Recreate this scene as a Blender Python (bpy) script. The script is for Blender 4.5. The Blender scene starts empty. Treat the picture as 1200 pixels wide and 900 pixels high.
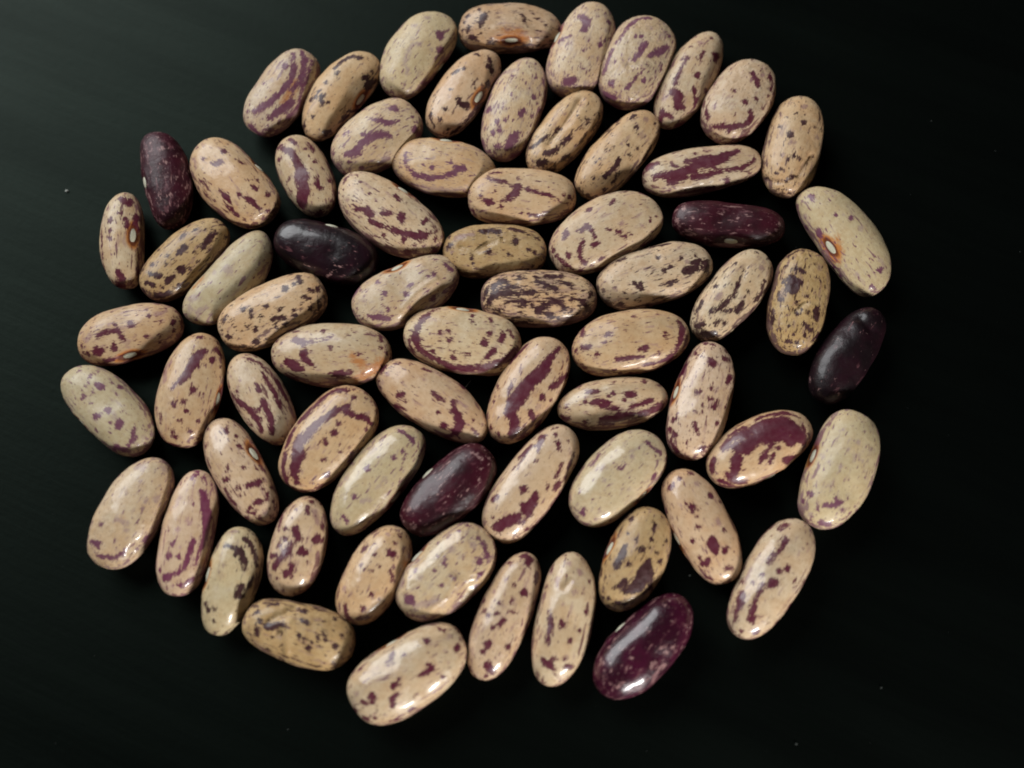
import bpy, math, random
import numpy as np
from mathutils import Vector

# ------------------------------------------------------------------ camera, light, exposure
S = bpy.context.scene
MM = 0.001
PX = 0.12 * MM                       # one photo pixel on the table, in metres (a bean is about 15 mm)
FPX = 1287.0                         # focal length in photo pixels (1200 px wide frame)
TILT = math.radians(16.0)            # camera leans back this far from straight down
DIST = FPX * PX

cam_data = bpy.data.cameras.new("camera")
cam = bpy.data.objects.new("camera", cam_data)
S.collection.objects.link(cam)
S.camera = cam
cam.location = (0.0, -DIST * math.sin(TILT), DIST * math.cos(TILT))
cam.rotation_euler = (TILT, 0, 0)
cam_data.sensor_width = 36.0
cam_data.lens = 36.0 * FPX / 1200.0
cam_data.clip_start = 0.005
cam_data.clip_end = 20.0
cam_data.dof.use_dof = True
cam_data.dof.focus_distance = DIST * 1.0
cam_data.dof.aperture_fstop = 12.0

W = bpy.data.worlds.new("World")
S.world = W
W.use_nodes = True
bg = W.node_tree.nodes["Background"]
bg.inputs[0].default_value = (0.80, 0.95, 1.0, 1)
bg.inputs[1].default_value = 0.011


def area(name, loc, target, sx, sy, power, color):
    L = bpy.data.lights.new(name, 'AREA')
    L.shape = 'RECTANGLE'
    L.size = sx
    L.size_y = sy
    L.energy = power
    L.color = color
    o = bpy.data.objects.new(name, L)
    S.collection.objects.link(o)
    o.location = loc
    o.rotation_euler = (Vector(target) - Vector(loc)).to_track_quat('-Z', 'Y').to_euler()
    return o


area("window_light", (-0.58, 0.62, 0.60), (0, 0, 0), 0.85, 0.70, 14.6, (0.97, 0.99, 1.0))
area("front_lamp", (0.105, -0.215, 0.055), (0.0, -0.03, 0), 0.060, 0.018, 0.66, (1.0, 0.98, 0.95))

S.view_settings.view_transform = 'Standard'
S.view_settings.look = 'None'
S.view_settings.exposure = 0.0
S.view_settings.gamma = 1.0

# ------------------------------------------------------------------ photo pixel <-> world
CP = np.array([0.0, -DIST * math.sin(TILT), DIST * math.cos(TILT)])
RX = np.array([1.0, 0, 0])
UP = np.array([0.0, math.cos(TILT), math.sin(TILT)])
FW = np.array([0.0, math.sin(TILT), -math.cos(TILT)])


def at(x, y, z=0.0):
    """world point where the view ray through photo pixel (x, y) meets height z"""
    d = FW + RX * ((x - 600) / FPX) + UP * ((450 - y) / FPX)
    return CP + d * ((z - CP[2]) / d[2])


def proj(P):
    q = P - CP
    dz = q @ FW
    return np.stack([600 + FPX * (q @ RX) / dz, 450 - FPX * (q @ UP) / dz], -1)


# ------------------------------------------------------------------ materials
def nn(nt, typ, **kw):
    n = nt.nodes.new(typ)
    for k, v in kw.items():
        setattr(n, k, v)
    return n


def bean_group():
    g = bpy.data.node_groups.new("bean_skin", 'ShaderNodeTree')
    it = g.interface
    for nm, tp in (("Base", 'NodeSocketColor'), ("Tint", 'NodeSocketColor'), ("Mark", 'NodeSocketColor'),
                   ("Faint", 'NodeSocketColor'), ("Speck", 'NodeSocketFloat'), ("Seed", 'NodeSocketVector'),
                   ("Rough", 'NodeSocketFloat'), ("Wrinkle", 'NodeSocketFloat')):
        it.new_socket(nm, in_out='INPUT', socket_type=tp)
    it.new_socket("Shader", in_out='OUTPUT', socket_type='NodeSocketShader')
    I = nn(g, 'NodeGroupInput').outputs
    O = nn(g, 'NodeGroupOutput')
    L = g.links.new

    def math_(op, a, b=None, c=None, clamp=False):
        m = nn(g, 'ShaderNodeMath', operation=op, use_clamp=clamp)
        for i, v in enumerate((a, b, c)):
            if v is None:
                continue
            if isinstance(v, (int, float)):
                m.inputs[i].default_value = v
            else:
                L(v, m.inputs[i])
        return m.outputs[0]

    def ramp(v, a, b, lo=0.0, hi=1.0):
        m = nn(g, 'ShaderNodeMapRange', interpolation_type='SMOOTHSTEP')
        m.inputs[3].default_value = lo
        m.inputs[4].default_value = hi
        L(v, m.inputs[0])
        for i, x in ((1, a), (2, b)):
            if isinstance(x, (int, float)):
                m.inputs[i].default_value = x
            else:
                L(x, m.inputs[i])
        return m.outputs[0]

    def mix(f, a, b, blend='MIX'):
        m = nn(g, 'ShaderNodeMix', data_type='RGBA', blend_type=blend)
        if isinstance(f, (int, float)):
            m.inputs[0].default_value = f
        else:
            L(f, m.inputs[0])
        for i, x in ((6, a), (7, b)):
            if isinstance(x, tuple):
                m.inputs[i].default_value = x + (1,)
            else:
                L(x, m.inputs[i])
        return m.outputs[2]

    def attr(name):
        return nn(g, 'ShaderNodeAttribute', attribute_name=name).outputs['Fac']

    tc = nn(g, 'ShaderNodeTexCoord')
    mp = nn(g, 'ShaderNodeMapping')
    mp.inputs['Scale'].default_value = (1 / PX, 1 / PX, 1 / PX)
    L(tc.outputs['Object'], mp.inputs['Vector'])
    L(I['Seed'], mp.inputs['Location'])
    co = mp.outputs[0]
    st = nn(g, 'ShaderNodeVectorMath', operation='MULTIPLY')
    L(co, st.inputs[0])
    st.inputs[1].default_value = (0.30, 1, 1)
    cs = st.outputs[0]

    def noise(vec, scale, detail=2.0, rough=0.5, dist=0.0):
        n = nn(g, 'ShaderNodeTexNoise')
        n.inputs['Scale'].default_value = scale
        n.inputs['Detail'].default_value = detail
        n.inputs['Roughness'].default_value = rough
        n.inputs['Distortion'].default_value = dist
        L(vec, n.inputs['Vector'])
        return n.outputs['Fac']

    n_edge = noise(cs, 0.62, 3.0, 0.65)
    n_big = noise(cs, 0.13, 1.0, 0.5)
    wob = math_('ADD', math_('MULTIPLY', math_('SUBTRACT', n_edge, 0.5), 13.0), math_('MULTIPLY', math_('SUBTRACT', n_big, 0.5), 7.0))
    m1 = ramp(math_('ADD', attr('mark'), wob), 1.7, 0.1)
    m2 = ramp(math_('ADD', attr('faint'), wob), 2.4, -1.2)
    # small loose flecks, stretched along the bean
    n_fl = noise(cs, 0.34, 2.0, 0.5)
    thr = math_('SUBTRACT', 0.720, math_('MULTIPLY', I['Speck'], 0.18))
    m3 = ramp(n_fl, thr, math_('ADD', thr, 0.03))
    thr2 = math_('ADD', thr, -0.10)
    m4 = math_('MULTIPLY', ramp(noise(cs, 0.17, 3.0, 0.6), thr2, math_('ADD', thr2, 0.10)), 0.7)
    # lengthwise streaks that gather on the flanks
    ss = nn(g, 'ShaderNodeVectorMath', operation='MULTIPLY')
    L(co, ss.inputs[0])
    ss.inputs[1].default_value = (0.20, 1, 1)
    n_st = noise(ss.outputs[0], 0.20, 3.0, 0.6, 0.4)
    flank = math_('MULTIPLY', attr('flank'), math_('ADD', 0.40, math_('MULTIPLY', I['Speck'], 1.0)))
    ths = math_('SUBTRACT', 0.64, math_('MULTIPLY', flank, 0.27))
    m5 = ramp(n_st, ths, math_('ADD', ths, 0.035))
    n_f2 = noise(cs, 0.75, 1.5, 0.5)
    thf = math_('SUBTRACT', 0.725, math_('ADD', math_('MULTIPLY', I['Speck'], 0.11), math_('MULTIPLY', flank, 0.05)))
    m6 = ramp(n_f2, thf, math_('ADD', thf, 0.04))
    # skin colour
    big = noise(co, 0.035, 2.0, 0.5)
    mid = noise(co, 0.16, 3.0, 0.6)
    fine = noise(cs, 0.9, 2.0, 0.6)
    base = mix(ramp(big, 0.35, 0.65), I['Base'], I['Tint'])
    base = mix(ramp(mid, 0.35, 0.72, 0.0, 0.40), base, mix(1.0, base, (0.70, 0.56, 0.42), 'MULTIPLY'))
    base = mix(ramp(fine, 0.3, 0.75, 0.0, 0.28), base, mix(1.0, base, (0.72, 0.60, 0.52), 'MULTIPLY'))
    stain = ramp(math_('ADD', attr('stain'), math_('MULTIPLY', wob, 1.5)), 6.0, -3.0, 0.0, 0.85)
    base = mix(stain, base, (0.44, 0.16, 0.040))
    # ring round the hilum
    rg = math_('ADD', attr('ring'), math_('MULTIPLY', math_('SUBTRACT', mid, 0.5), 0.6))
    base = mix(ramp(rg, 2.15, 1.35, 0.0, 0.92), base, (0.46, 0.16, 0.03))
    col = mix(m4, base, mix(0.6, base, I['Faint']))
    col = mix(math_('MULTIPLY', m2, 0.62), col, I['Faint'])
    col = mix(math_('MULTIPLY', m3, 0.9), col, I['Mark'])
    col = mix(math_('MULTIPLY', m6, 0.75), col, I['Mark'])
    col = mix(math_('MULTIPLY', m5, 0.82), col, mix(ramp(big, 0.4, 0.6, 0.0, 0.5), I['Mark'], I['Faint']))
    markv = mix(ramp(mid, 0.35, 0.7, 0.0, 0.30), I['Mark'], mix(0.5, I['Mark'], I['Faint']))
    col = mix(math_('MULTIPLY', m1, 0.97), col, markv)
    col = mix(ramp(rg, 1.45, 1.1, 0.0, 0.85), col, (0.10, 0.018, 0.010))
    # relief
    b0 = math_('MULTIPLY', noise(co, 0.085, 2.5, 0.5, 0.8), math_('ADD', I['Wrinkle'], 0.12))
    b1 = math_('ADD', math_('MULTIPLY', mid, 0.75), math_('MULTIPLY', fine, 0.14))
    bm = nn(g, 'ShaderNodeBump')
    bm.inputs['Strength'].default_value = 0.55
    bm.inputs['Distance'].default_value = 1.6 * PX
    L(math_('ADD', math_('MULTIPLY', b0, 2.5), b1), bm.inputs['Height'])
    pr = nn(g, 'ShaderNodeBsdfPrincipled')
    L(col, pr.inputs['Base Color'])
    L(math_('ADD', math_('ADD', math_('MULTIPLY', I['Rough'], 1.3), 0.02), math_('MULTIPLY', math_('SUBTRACT', mid, 0.5), 0.25)), pr.inputs['Roughness'])
    pr.inputs['IOR'].default_value = 1.37
    cw = math_('MULTIPLY', math_('SUBTRACT', 0.37, I['Rough']), 3.4, clamp=True)
    L(cw, pr.inputs['Coat Weight'])
    pr.inputs['Coat Roughness'].default_value = 0.11
    pr.inputs['Coat IOR'].default_value = 1.5
    L(bm.outputs[0], pr.inputs['Normal'])
    L(pr.outputs[0], O.inputs[0])
    return g


BG = bean_group()
C_ = {
    'tan':   ((0.60, 0.395, 0.220), (0.63, 0.455, 0.280)),
    'cream': ((0.63, 0.500, 0.335), (0.61, 0.445, 0.275)),
    'brown': ((0.47, 0.315, 0.145), (0.52, 0.365, 0.180)),
    'pale':  ((0.57, 0.465, 0.290), (0.60, 0.480, 0.300)),
    'green': ((0.52, 0.440, 0.265), (0.56, 0.465, 0.285)),
    'pink':  ((0.65, 0.485, 0.335), (0.60, 0.430, 0.270)),
    'purple': ((0.058, 0.006, 0.022), (0.030, 0.004, 0.012)),
    'plum': ((0.050, 0.005, 0.014), (0.028, 0.004, 0.009)),
    'black': ((0.009, 0.004, 0.006), (0.016, 0.004, 0.008)),
}
MK = {
    'dark':  ((0.030, 0.005, 0.010), (0.22, 0.12, 0.13)),
    'wine':  ((0.080, 0.005, 0.023), (0.28, 0.14, 0.16)),
    'faded': ((0.14, 0.042, 0.080), (0.34, 0.23, 0.22)),
    'mag':   ((0.15, 0.025, 0.070), (0.38, 0.20, 0.22)),
    'light': ((0.30, 0.17, 0.16), (0.20, 0.08, 0.09)),
}


def bean_mat(kind, mk, speck, rough, wrinkle, rng):
    m = bpy.data.materials.new("bean_skin_" + kind)
    m.use_nodes = True
    nt = m.node_tree
    nt.nodes.clear()
    g = nn(nt, 'ShaderNodeGroup')
    g.node_tree = BG
    o = nn(nt, 'ShaderNodeOutputMaterial')
    nt.links.new(g.outputs[0], o.inputs[0])
    b, t = C_[kind]
    j = rng.uniform(0.93, 1.06)
    k = rng.uniform(0.95, 1.05)
    g.inputs['Base'].default_value = (b[0] * j, b[1] * j, b[2] * j * k, 1)
    g.inputs['Tint'].default_value = (t[0] * j, t[1] * j, t[2] * j * k, 1)
    a, f = MK[mk]
    g.inputs['Mark'].default_value = a + (1,)
    g.inputs['Faint'].default_value = f + (1,)
    g.inputs['Speck'].default_value = speck
    g.inputs['Seed'].default_value = (rng.uniform(0, 900), rng.uniform(0, 900), rng.uniform(0, 900))
    g.inputs['Rough'].default_value = rough
    g.inputs['Wrinkle'].default_value = wrinkle
    return m


def table_mat():
    m = bpy.data.materials.new("black_lacquer")
    m.use_nodes = True
    nt = m.node_tree
    p = nt.nodes["Principled BSDF"]
    p.inputs['Base Color'].default_value = (0.0008, 0.0010, 0.0009, 1)
    p.inputs['IOR'].default_value = 1.45
    p.inputs['Specular IOR Level'].default_value = 0.105
    p.inputs['Specular Tint'].default_value = (0.66, 1.0, 0.78, 1)
    tc = nn(nt, 'ShaderNodeTexCoord')
    mp = nn(nt, 'ShaderNodeMapping')
    mp.vector_type = 'TEXTURE'
    mp.inputs['Rotation'].default_value = (0, 0, math.radians(-24))
    mp.inputs['Scale'].default_value = (0.10, 0.009, 0.02)
    nt.links.new(tc.outputs['Object'], mp.inputs['Vector'])
    n = nn(nt, 'ShaderNodeTexNoise')
    n.inputs['Scale'].default_value = 1.0
    n.inputs['Detail'].default_value = 5
    n.inputs['Roughness'].default_value = 0.6
    nt.links.new(mp.outputs[0], n.inputs['Vector'])
    n2 = nn(nt, 'ShaderNodeTexNoise')
    n2.inputs['Scale'].default_value = 900
    n2.inputs['Detail'].default_value = 3
    nt.links.new(tc.outputs['Object'], n2.inputs['Vector'])
    r = nn(nt, 'ShaderNodeMapRange')
    r.inputs[1].default_value = 0.3
    r.inputs[2].default_value = 0.7
    r.inputs[3].default_value = 0.40
    r.inputs[4].default_value = 0.52
    nt.links.new(n.outputs['Fac'], r.inputs[0])
    nt.links.new(r.outputs[0], p.inputs['Roughness'])
    ad = nn(nt, 'ShaderNodeMath', operation='MULTIPLY_ADD')
    nt.links.new(n2.outputs['Fac'], ad.inputs[0])
    ad.inputs[1].default_value = 0.12
    nt.links.new(n.outputs['Fac'], ad.inputs[2])
    b = nn(nt, 'ShaderNodeBump')
    b.inputs['Strength'].default_value = 0.35
    b.inputs['Distance'].default_value = 0.0004
    nt.links.new(ad.outputs[0], b.inputs['Height'])
    nt.links.new(b.outputs[0], p.inputs['Normal'])
    return m


def plain_mat(name, col, rough):
    m = bpy.data.materials.new(name)
    m.use_nodes = True
    nt = m.node_tree
    p = nt.nodes["Principled BSDF"]
    tc = nn(nt, 'ShaderNodeTexCoord')
    n = nn(nt, 'ShaderNodeTexNoise')
    n.inputs['Scale'].default_value = 2500
    n.inputs['Detail'].default_value = 3
    nt.links.new(tc.outputs['Object'], n.inputs['Vector'])
    mx = nn(nt, 'ShaderNodeMix', data_type='RGBA')
    nt.links.new(n.outputs['Fac'], mx.inputs[0])
    mx.inputs[6].default_value = col + (1,)
    mx.inputs[7].default_value = tuple(c * 0.72 for c in col) + (1,)
    nt.links.new(mx.outputs[2], p.inputs['Base Color'])
    p.inputs['Roughness'].default_value = rough
    return m


# ------------------------------------------------------------------ table
me = bpy.data.meshes.new("table_top")
e = 1.2
th = 0.02
me.from_pydata([(-e, -e, 0), (e, -e, 0), (e, e, 0), (-e, e, 0),
                (-e, -e, -th), (e, -e, -th), (e, e, -th), (-e, e, -th)], [],
               [(0, 1, 2, 3), (4, 7, 6, 5), (0, 4, 5, 1), (1, 5, 6, 2), (2, 6, 7, 3), (3, 7, 4, 0)])
me.materials.append(table_mat())
tb = bpy.data.objects.new("table_top", me)
S.collection.objects.link(tb)
tb['kind'] = 'structure'
tb['label'] = "smooth black lacquered table top with faint diagonal brush grain under all the beans"

# ------------------------------------------------------------------ the beans, read off the photograph
# zoom windows the marks were read in: origin in photo pixels, 0.2333 px per unit
ZR = dict(R1=(60, 130), R2=(260, 30), R3=(480, 0), R4=(700, 0), R5=(60, 320), R6=(310, 190), R7=(540, 190),
          R8=(780, 200), Ra=(300, 370), Rb=(540, 370), Rc=(780, 340), Rd=(80, 480), Re=(220, 570),
          Rf=(380, 560), Rg=(580, 480), Rh=(780, 470), Rj=(380, 650), Rk=(580, 600), Rl=(780, 590))
ZK = 280.0 / 1200.0
SP, PB = "speckled_bean", "purple_bean"
BEANS = [
 # ---- top rows
 dict(name=SP, label="cream bean with wavy wine streaks and orange patch, upper left end of the top row", bbox=(285,57,375.5,161), w=60, lean='/', kind='cream', mk='faded', speck=.45, lump=1.2, wrinkle=.5,
  marks="R2: 165,430,12 240,390,14 300,330,12 345,270,12 365,215,14 360,140,10; 235,465,10 300,420,20 356,385,14; 400,130,9 415,180,14 395,280,12 350,320,10; 450,180,6 430,260,7 400,330,9 380,400,7 330,460,9; 320,200,13; 210,290,9; 150,510,14 185,545,14; 240,520,11; 280,210,8 f; 130,430,8; 250,275,8 f; 175,350,6 f",
  stain="R2: 370,285,14 330,350,12 300,400,8"),
 dict(name=SP, label="tan bean with white oval hilum on its right flank, second from left in top row", bbox=(354,60,446.7,166), w=57, lean='/', kind='tan', mk='dark', speck=.2, hil=(423,117), bend=.2,
  marks="R2: 570,210,9 610,175,11 650,155,11 695,160,11; 585,235,10 575,250,6; 520,285,7; 485,330,8; 520,345,7 500,365,13 500,390,9; 530,385,5; 455,460,7; 417,500,11; 450,370,9 470,355,6; 715,262,11 735,250,6; 755,232,7; 730,305,14 745,295,16 772,275,10; 525,540,13 545,530,8; 610,460,7 640,450,7; 640,430,6 690,425,9; 420,470,6 410,520,7"),
 dict(name=SP, label="pale bean with faint purple arc, just left of the bean at the top edge", bbox=(444.5,13.5,536.5,118), w=64, lean='/', kind='pale', mk='faded', speck=.35, hil=(517,81), bend=.2,
  marks="R2: 1095,50,16; 1100,120,14; 1050,115,7 f; 990,90,8 f; 960,90,8 930,140,9 920,190,9 935,240,8 f; 960,60,8 f; 1050,287,8 1010,290,8; 950,330,5 f; 860,270,5 f; 1150,60,8 f; R3: 90,90,12 f; 150,250,12; 30,130,10 f"),
 dict(name=SP, label="tan bean at the top edge, its orange-ringed white hilum facing the viewer", bbox=(537,5,658.5,61.5), w=51, lean='\\', kind='tan', mk='dark', speck=.45, hil=(599,48.5), bend=.12, h=52, egg=-.05,
  marks="R3: 290,80,11; 345,45,7 350,48,5; 375,75,11 360,120,11 350,140,6; 300,135,7 290,160,5; 310,190,9 330,195,6; 430,213,10 400,215,8; 530,60,7; 535,95,5; 575,103,10; 620,65,5; 685,125,5; 455,115,4; 265,60,5; 325,110,5; 590,130,3; 275,110,5; 265,150,4; 400,60,4; 640,100,4; 560,70,4",
  stain="R3: 420,190,4 470,160,6 540,160,6 590,195,5", dents="R3: 430,150,22,-1.6 510,130,22,-2 600,160,22,-1.6; 440,205,20,2.2 580,210,20,2.2"),
 dict(name=SP, label="glossy tan bean with near-black blots and white hilum, below the top edge bean's left end", bbox=(498.7,58,587,162), w=56, lean='/', kind='tan', mk='dark', speck=.15, hil=(561.5,114), bend=.1, rough=.28,
  marks="R3: 335,272,11 350,280,8; 235,355,10 220,370,8; 272,345,6; 395,335,14; 325,415,6 325,440,5; 205,450,5; 245,495,9 255,520,13 285,532,13; 180,548,11; 158,605,8; 122,505,5; 395,420,10 378,445,6; 345,525,9 320,560,9 290,600,9 250,640,9 215,665,9; 105,570,6 105,600,6 120,630,6; 195,650,5; 170,680,4; 125,480,4; 405,300,8 410,360,8; 340,255,9"),
 dict(name=SP, label="pale cream upright bean with mauve flecks, directly below the top edge bean's white hilum", bbox=(563.5,67.7,641.5,190), w=65, lean='/', kind='cream', mk='faded', speck=.6, wrinkle=.3,
  marks="R3: 530,680,16 510,710,18 490,740,14; 440,610,10; 470,540,9; 400,550,14; 485,600,7; 570,555,8 560,580,6; 625,490,12; 615,585,7; 420,665,8; 455,655,6; 495,360,11 540,350,10 f; 670,400,6 680,500,6; 440,730,12; 390,700,7; 520,780,12 570,760,9 620,720,7; 595,470,6 f; 585,420,6; 465,515,6; 545,690,7; 650,560,6"),
 dict(name=SP, label="cream bean with wine smudge near its upper end, touching the top edge bean's right end", bbox=(639.5,2,722.2,116), w=70, lean='/', kind='cream', mk='faded', speck=.55, hil=(652,43), bend=.1,
  marks="R3: 865,85,18 890,110,16 875,150,14; 750,210,7 800,180,8; 955,220,12; 1000,110,12; 790,410,18 830,400,12; 720,380,6 f; 885,420,12 f; 870,255,6; 810,310,5; 920,290,9 f; 990,150,8 f; 740,130,5 700,270,6; 1010,200,6; 760,440,8 f; 700,370,8 f"),
 dict(name=SP, label="large wrinkled bean with blotchy plum patches, fourth from the right in the top row", bbox=(701,18,792.2,129.5), w=77, lean='/', kind='cream', mk='faded', speck=.45, wrinkle=1.1, lump=1.4,
  marks="R4: 260,90,8 200,100,9 150,140,9 110,190,8 90,220,7; 75,250,9 50,310,10 35,370,9; 220,183,9; 240,220,16 215,260,10 185,300,9; 350,240,14 300,265,16 265,280,10; 290,310,6; 235,402,9; 195,385,5 185,400,7 150,440,7; 70,420,14; 40,470,16 80,490,10; 160,495,6; 220,365,6; 255,325,6; 340,160,8; 360,180,6; 60,520,14 120,545,8; 320,320,4 322,350,4; 270,145,6 f",
  dents="R4: 150,320,14,1.6 220,390,12,1.6; 180,350,12,-1.4 240,330,12,-1; 120,440,14,1.2 200,420,12,1.2"),
 dict(name=SP, label="bean with dark plum splash and long thin streaks, third from right in the top row", bbox=(766,37,847.5,152), w=57, lean='/', kind='cream', mk='wine', speck=.3,
  marks="R4: 455,290,5 420,345,6 400,390,8 390,420,9; 385,460,18 410,490,24 405,530,16; 520,215,10 f; 535,255,6 515,300,10; 580,270,7; 603,280,11 590,305,7; 500,378,12; 490,450,9 492,490,13 490,530,8; 545,460,7; 340,420,4 330,500,4 f; 355,575,13 370,590,9; 325,560,11 320,600,9; 400,630,11 430,620,9; 470,235,5; 570,190,5; 425,300,4; 430,540,10; 480,585,6; 315,590,8"),
 dict(name=SP, label="broad cream bean with ragged plum crescent low on its face, second from right, top row", bbox=(821,69.3,909.3,170.3), w=74, lean='/', kind='cream', mk='wine', speck=.35, wrinkle=.8, lump=1.2,
  marks="R4: 780,370,8 800,400,10 805,430,12; 870,390,12 880,420,10 870,450,8; 690,452,8; 742,513,10; 800,497,10; 770,560,11 770,600,14 730,630,14 680,640,12 630,635,10 590,640,10; 545,560,9 555,600,7; 588,535,9 f; 870,520,8; 840,590,8; 660,655,9; 750,680,4; 570,690,7; 720,690,4; 860,480,5; 790,380,7 f; 830,375,8 f; 850,600,6"),
 dict(name=SP, label="tall tan bean with a cleft lower end, right end of the top row", bbox=(892,112.5,965,232.5), w=67, lean='/', kind='tan', mk='dark', speck=.35, wrinkle=.3,
  marks="R4: 1035,615,11; 970,675,11; 1040,535,12 f; 1095,640,8; 1105,690,7 f; 985,715,10 f; 985,780,9; 1020,795,7; 950,590,6; 920,585,5 f; 915,635,5; 930,775,6 f; 960,800,5; 895,870,8; 930,850,6; 1035,840,5; 1100,850,10 f; R8: 500,40,6 560,53,7 610,48,8 640,30,9; R4: 1000,570,5; 1060,660,5 f",
  dents="R8: 500,42,12,2.0 560,58,12,3.0 620,52,12,3.2; R4: 1010,880,14,3.0 1040,830,12,2.2 1075,780,12,1.4"),
 # ---- second rows
 dict(name=SP, label="bean with a long central groove and slanting dark dashes, near the top centre", bbox=(616,105.5,706.8,207), w=57, lean='/', kind='tan', mk='dark', speck=.4, lump=1.3,
  marks="R3: 745,640,8 700,680,8 640,720,8 610,740,8; 800,690,9 760,730,9 720,765,11 680,770,8; 655,820,16 680,815,10; 770,795,8 800,780,6; 885,610,8 910,600,6 870,640,6; 900,700,11 880,740,11; 830,730,7 f; 850,520,7; 760,665,6; 815,660,5; 780,570,6 f; 720,860,9 700,855,6; 820,840,5 870,790,5; 950,570,6 960,640,5; 835,580,6 850,600,5; 700,625,4; 640,690,5; 740,770,4",
  dents="R3: 700,720,16,2.4 760,640,16,3.0 820,560,16,3.2 855,500,14,2.4; 830,640,22,-1.4 900,520,22,-1.6"),
 dict(name=SP, label="slanting tan bean with tiny flecks and thick dark dash, beside the boldly purple-striped level bean", bbox=(673,129,773.5,235), w=56, lean='/', kind='tan', mk='dark', speck=.3,
  marks="R3: 1130,580,11; 1140,625,8 1145,645,6 f; 1020,670,5; 1025,740,6; 1000,750,5; 1065,725,5 f; 1100,728,6; 1105,778,8; 1050,800,9 1030,840,8 980,885,8; 1145,740,4; 1050,620,6; 935,815,4; R4: 185,585,13 170,600,8; 95,605,12; 245,600,12 f; 270,735,7 240,790,8 200,840,8; 240,680,8 f; 205,668,5; 195,635,8; R7: 790,60,8 765,100,9; 720,135,8; 665,80,5; 850,70,5; R4: 290,620,5; 75,675,4; 10,800,4"),
 dict(name=SP, label="light cream level bean with bold purple lengthwise stripes, directly above the chipped purple bean", bbox=(752.4,170,892.5,232), w=51, lean='/', kind='cream', mk='wine', speck=.3, lump=.8,
  marks="R4: 250,840,14 300,820,12; 385,768,9; 380,830,8 400,832,5; 290,890,12 400,870,16 500,830,22 580,815,24 650,775,16 700,760,12; 520,800,14 600,790,14 640,800,10; 650,855,7 720,845,9 790,805,8; 480,890,12 560,875,10 620,862,9; 490,772,6; 540,760,5 580,755,5; 610,735,6; 450,800,7; 440,815,8 500,805,10; R8: 20,50,12 100,35,10; 215,90,8 240,85,8; 310,55,12; 20,100,8; 100,95,5; 250,122,5 330,100,5 400,70,5; R7: 960,25,12 920,60,6; 1060,0,6"),
 dict(name=SP, label="bean with a mauve swoosh, below the white-hilum bean that is second in the top row", bbox=(387.6,114.7,495.7,209.2), w=68, lean='/', kind='cream', mk='faded', speck=.5,
  marks="R2: 620,650,9 680,635,14 700,595,14 750,560,16 800,550,16 840,550,12; 750,470,11 800,480,11 850,490,11 890,480,9; 775,450,9; 860,410,13 880,430,8; 690,410,7 740,420,5; 710,548,8; 635,530,7 610,545,5; 640,690,7; 600,690,7; 705,715,8; 580,735,14; 560,640,6; 970,520,13 985,560,13; 960,460,5; 820,400,9 f; 900,455,7; 930,430,6 f"),
 dict(name=SP, label="level tan bean with mauve outline along its lower edge, above the reddish level bean's left", bbox=(458.3,162,581.5,232), w=63, lean='\\', kind='tan', mk='faded', speck=.35, hil=(523,162.5), bend=.06,
  marks="R2: 925,640,6 920,680,8 940,720,9 985,755,11 1050,765,12 1120,755,11 1180,735,11; 950,645,5; 985,705,8 f; 1055,715,9; 1065,660,7 f; 1100,640,6; 1155,685,6; 1010,700,6; R6: 960,40,12 1000,30,12; 720,100,4 820,130,6 950,140,6 1080,110,5 f; R3: 240,845,14 270,840,10; 210,800,6; 110,790,6 f; 300,715,6 380,740,5 f"),
 dict(name=SP, label="small bean with one broad purple band down it, above the near-black bean at upper left", bbox=(322.5,158,394.5,255), w=60, lean='\\', kind='cream', mk='wine', speck=.35,
  marks="R2: 300,615,10 350,635,14 380,690,18 400,750,26 410,830,28 400,890,24; 405,860,24 400,905,16; 290,670,13; 335,770,8 325,795,6; 465,680,9; 505,720,6; 470,760,6 485,800,8 500,820,6; 530,690,10 550,740,9; 435,590,7 460,630,6; 345,570,11 370,590,8; 415,620,7; 280,620,8 300,600,9; 495,935,13 485,950,9; 348,832,6; 540,780,5; 450,850,4"),
 dict(name=SP, label="large plump tan bean with few wine dashes, right beside the upright purple bean", bbox=(222.3,161,328.8,268.8), w=73, lean='\\', kind='tan', mk='wine', speck=.3, hil=(305,195), bend=.1, rough=.30,
  marks="R1: 865,205,11; 840,262,16 815,265,9; 930,240,6 965,265,9; 765,240,7; 850,400,7 880,430,15 895,450,9; 870,460,5 935,525,5; 875,515,7; 765,340,5 800,370,6; 745,345,4 790,380,4; 720,240,5 725,290,5 f; 990,348,7; 1035,348,5; 1010,375,6 1035,395,7; 980,435,7 1010,460,10 1050,490,5; 945,420,7; 1090,415,6 1085,430,6; 1090,500,8; 990,580,9; 735,185,5; 780,425,8; 740,385,5; 820,455,4"),
 dict(name=PB, label="upright purple bean with a white hilum on its left side, upper left of the spread", bbox=(164.3,154.5,227,269.5), w=56, lean='\\', kind='plum', mk='light', speck=.5, hil=(169,214), bend=.22, rough=.36, wrinkle=.3,
  marks="R1: 500,160,5; 575,260,6; 625,335,10; 575,330,4; 660,375,5; 600,420,4; 520,560,7; 560,565,5; 500,200,4; 600,180,8 f; 660,480,4; 545,420,3; 620,225,4; 560,150,8 f; 640,440,3; 470,190,4"),
 dict(name=SP, label="narrow upright bean at far left with orange-ringed white hilum on its right flank", bbox=(116.5,225.7,170.5,339.5), w=50, lean='/', kind='cream', mk='wine', speck=.3, hil=(156,276), bend=.2, h=52,
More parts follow.
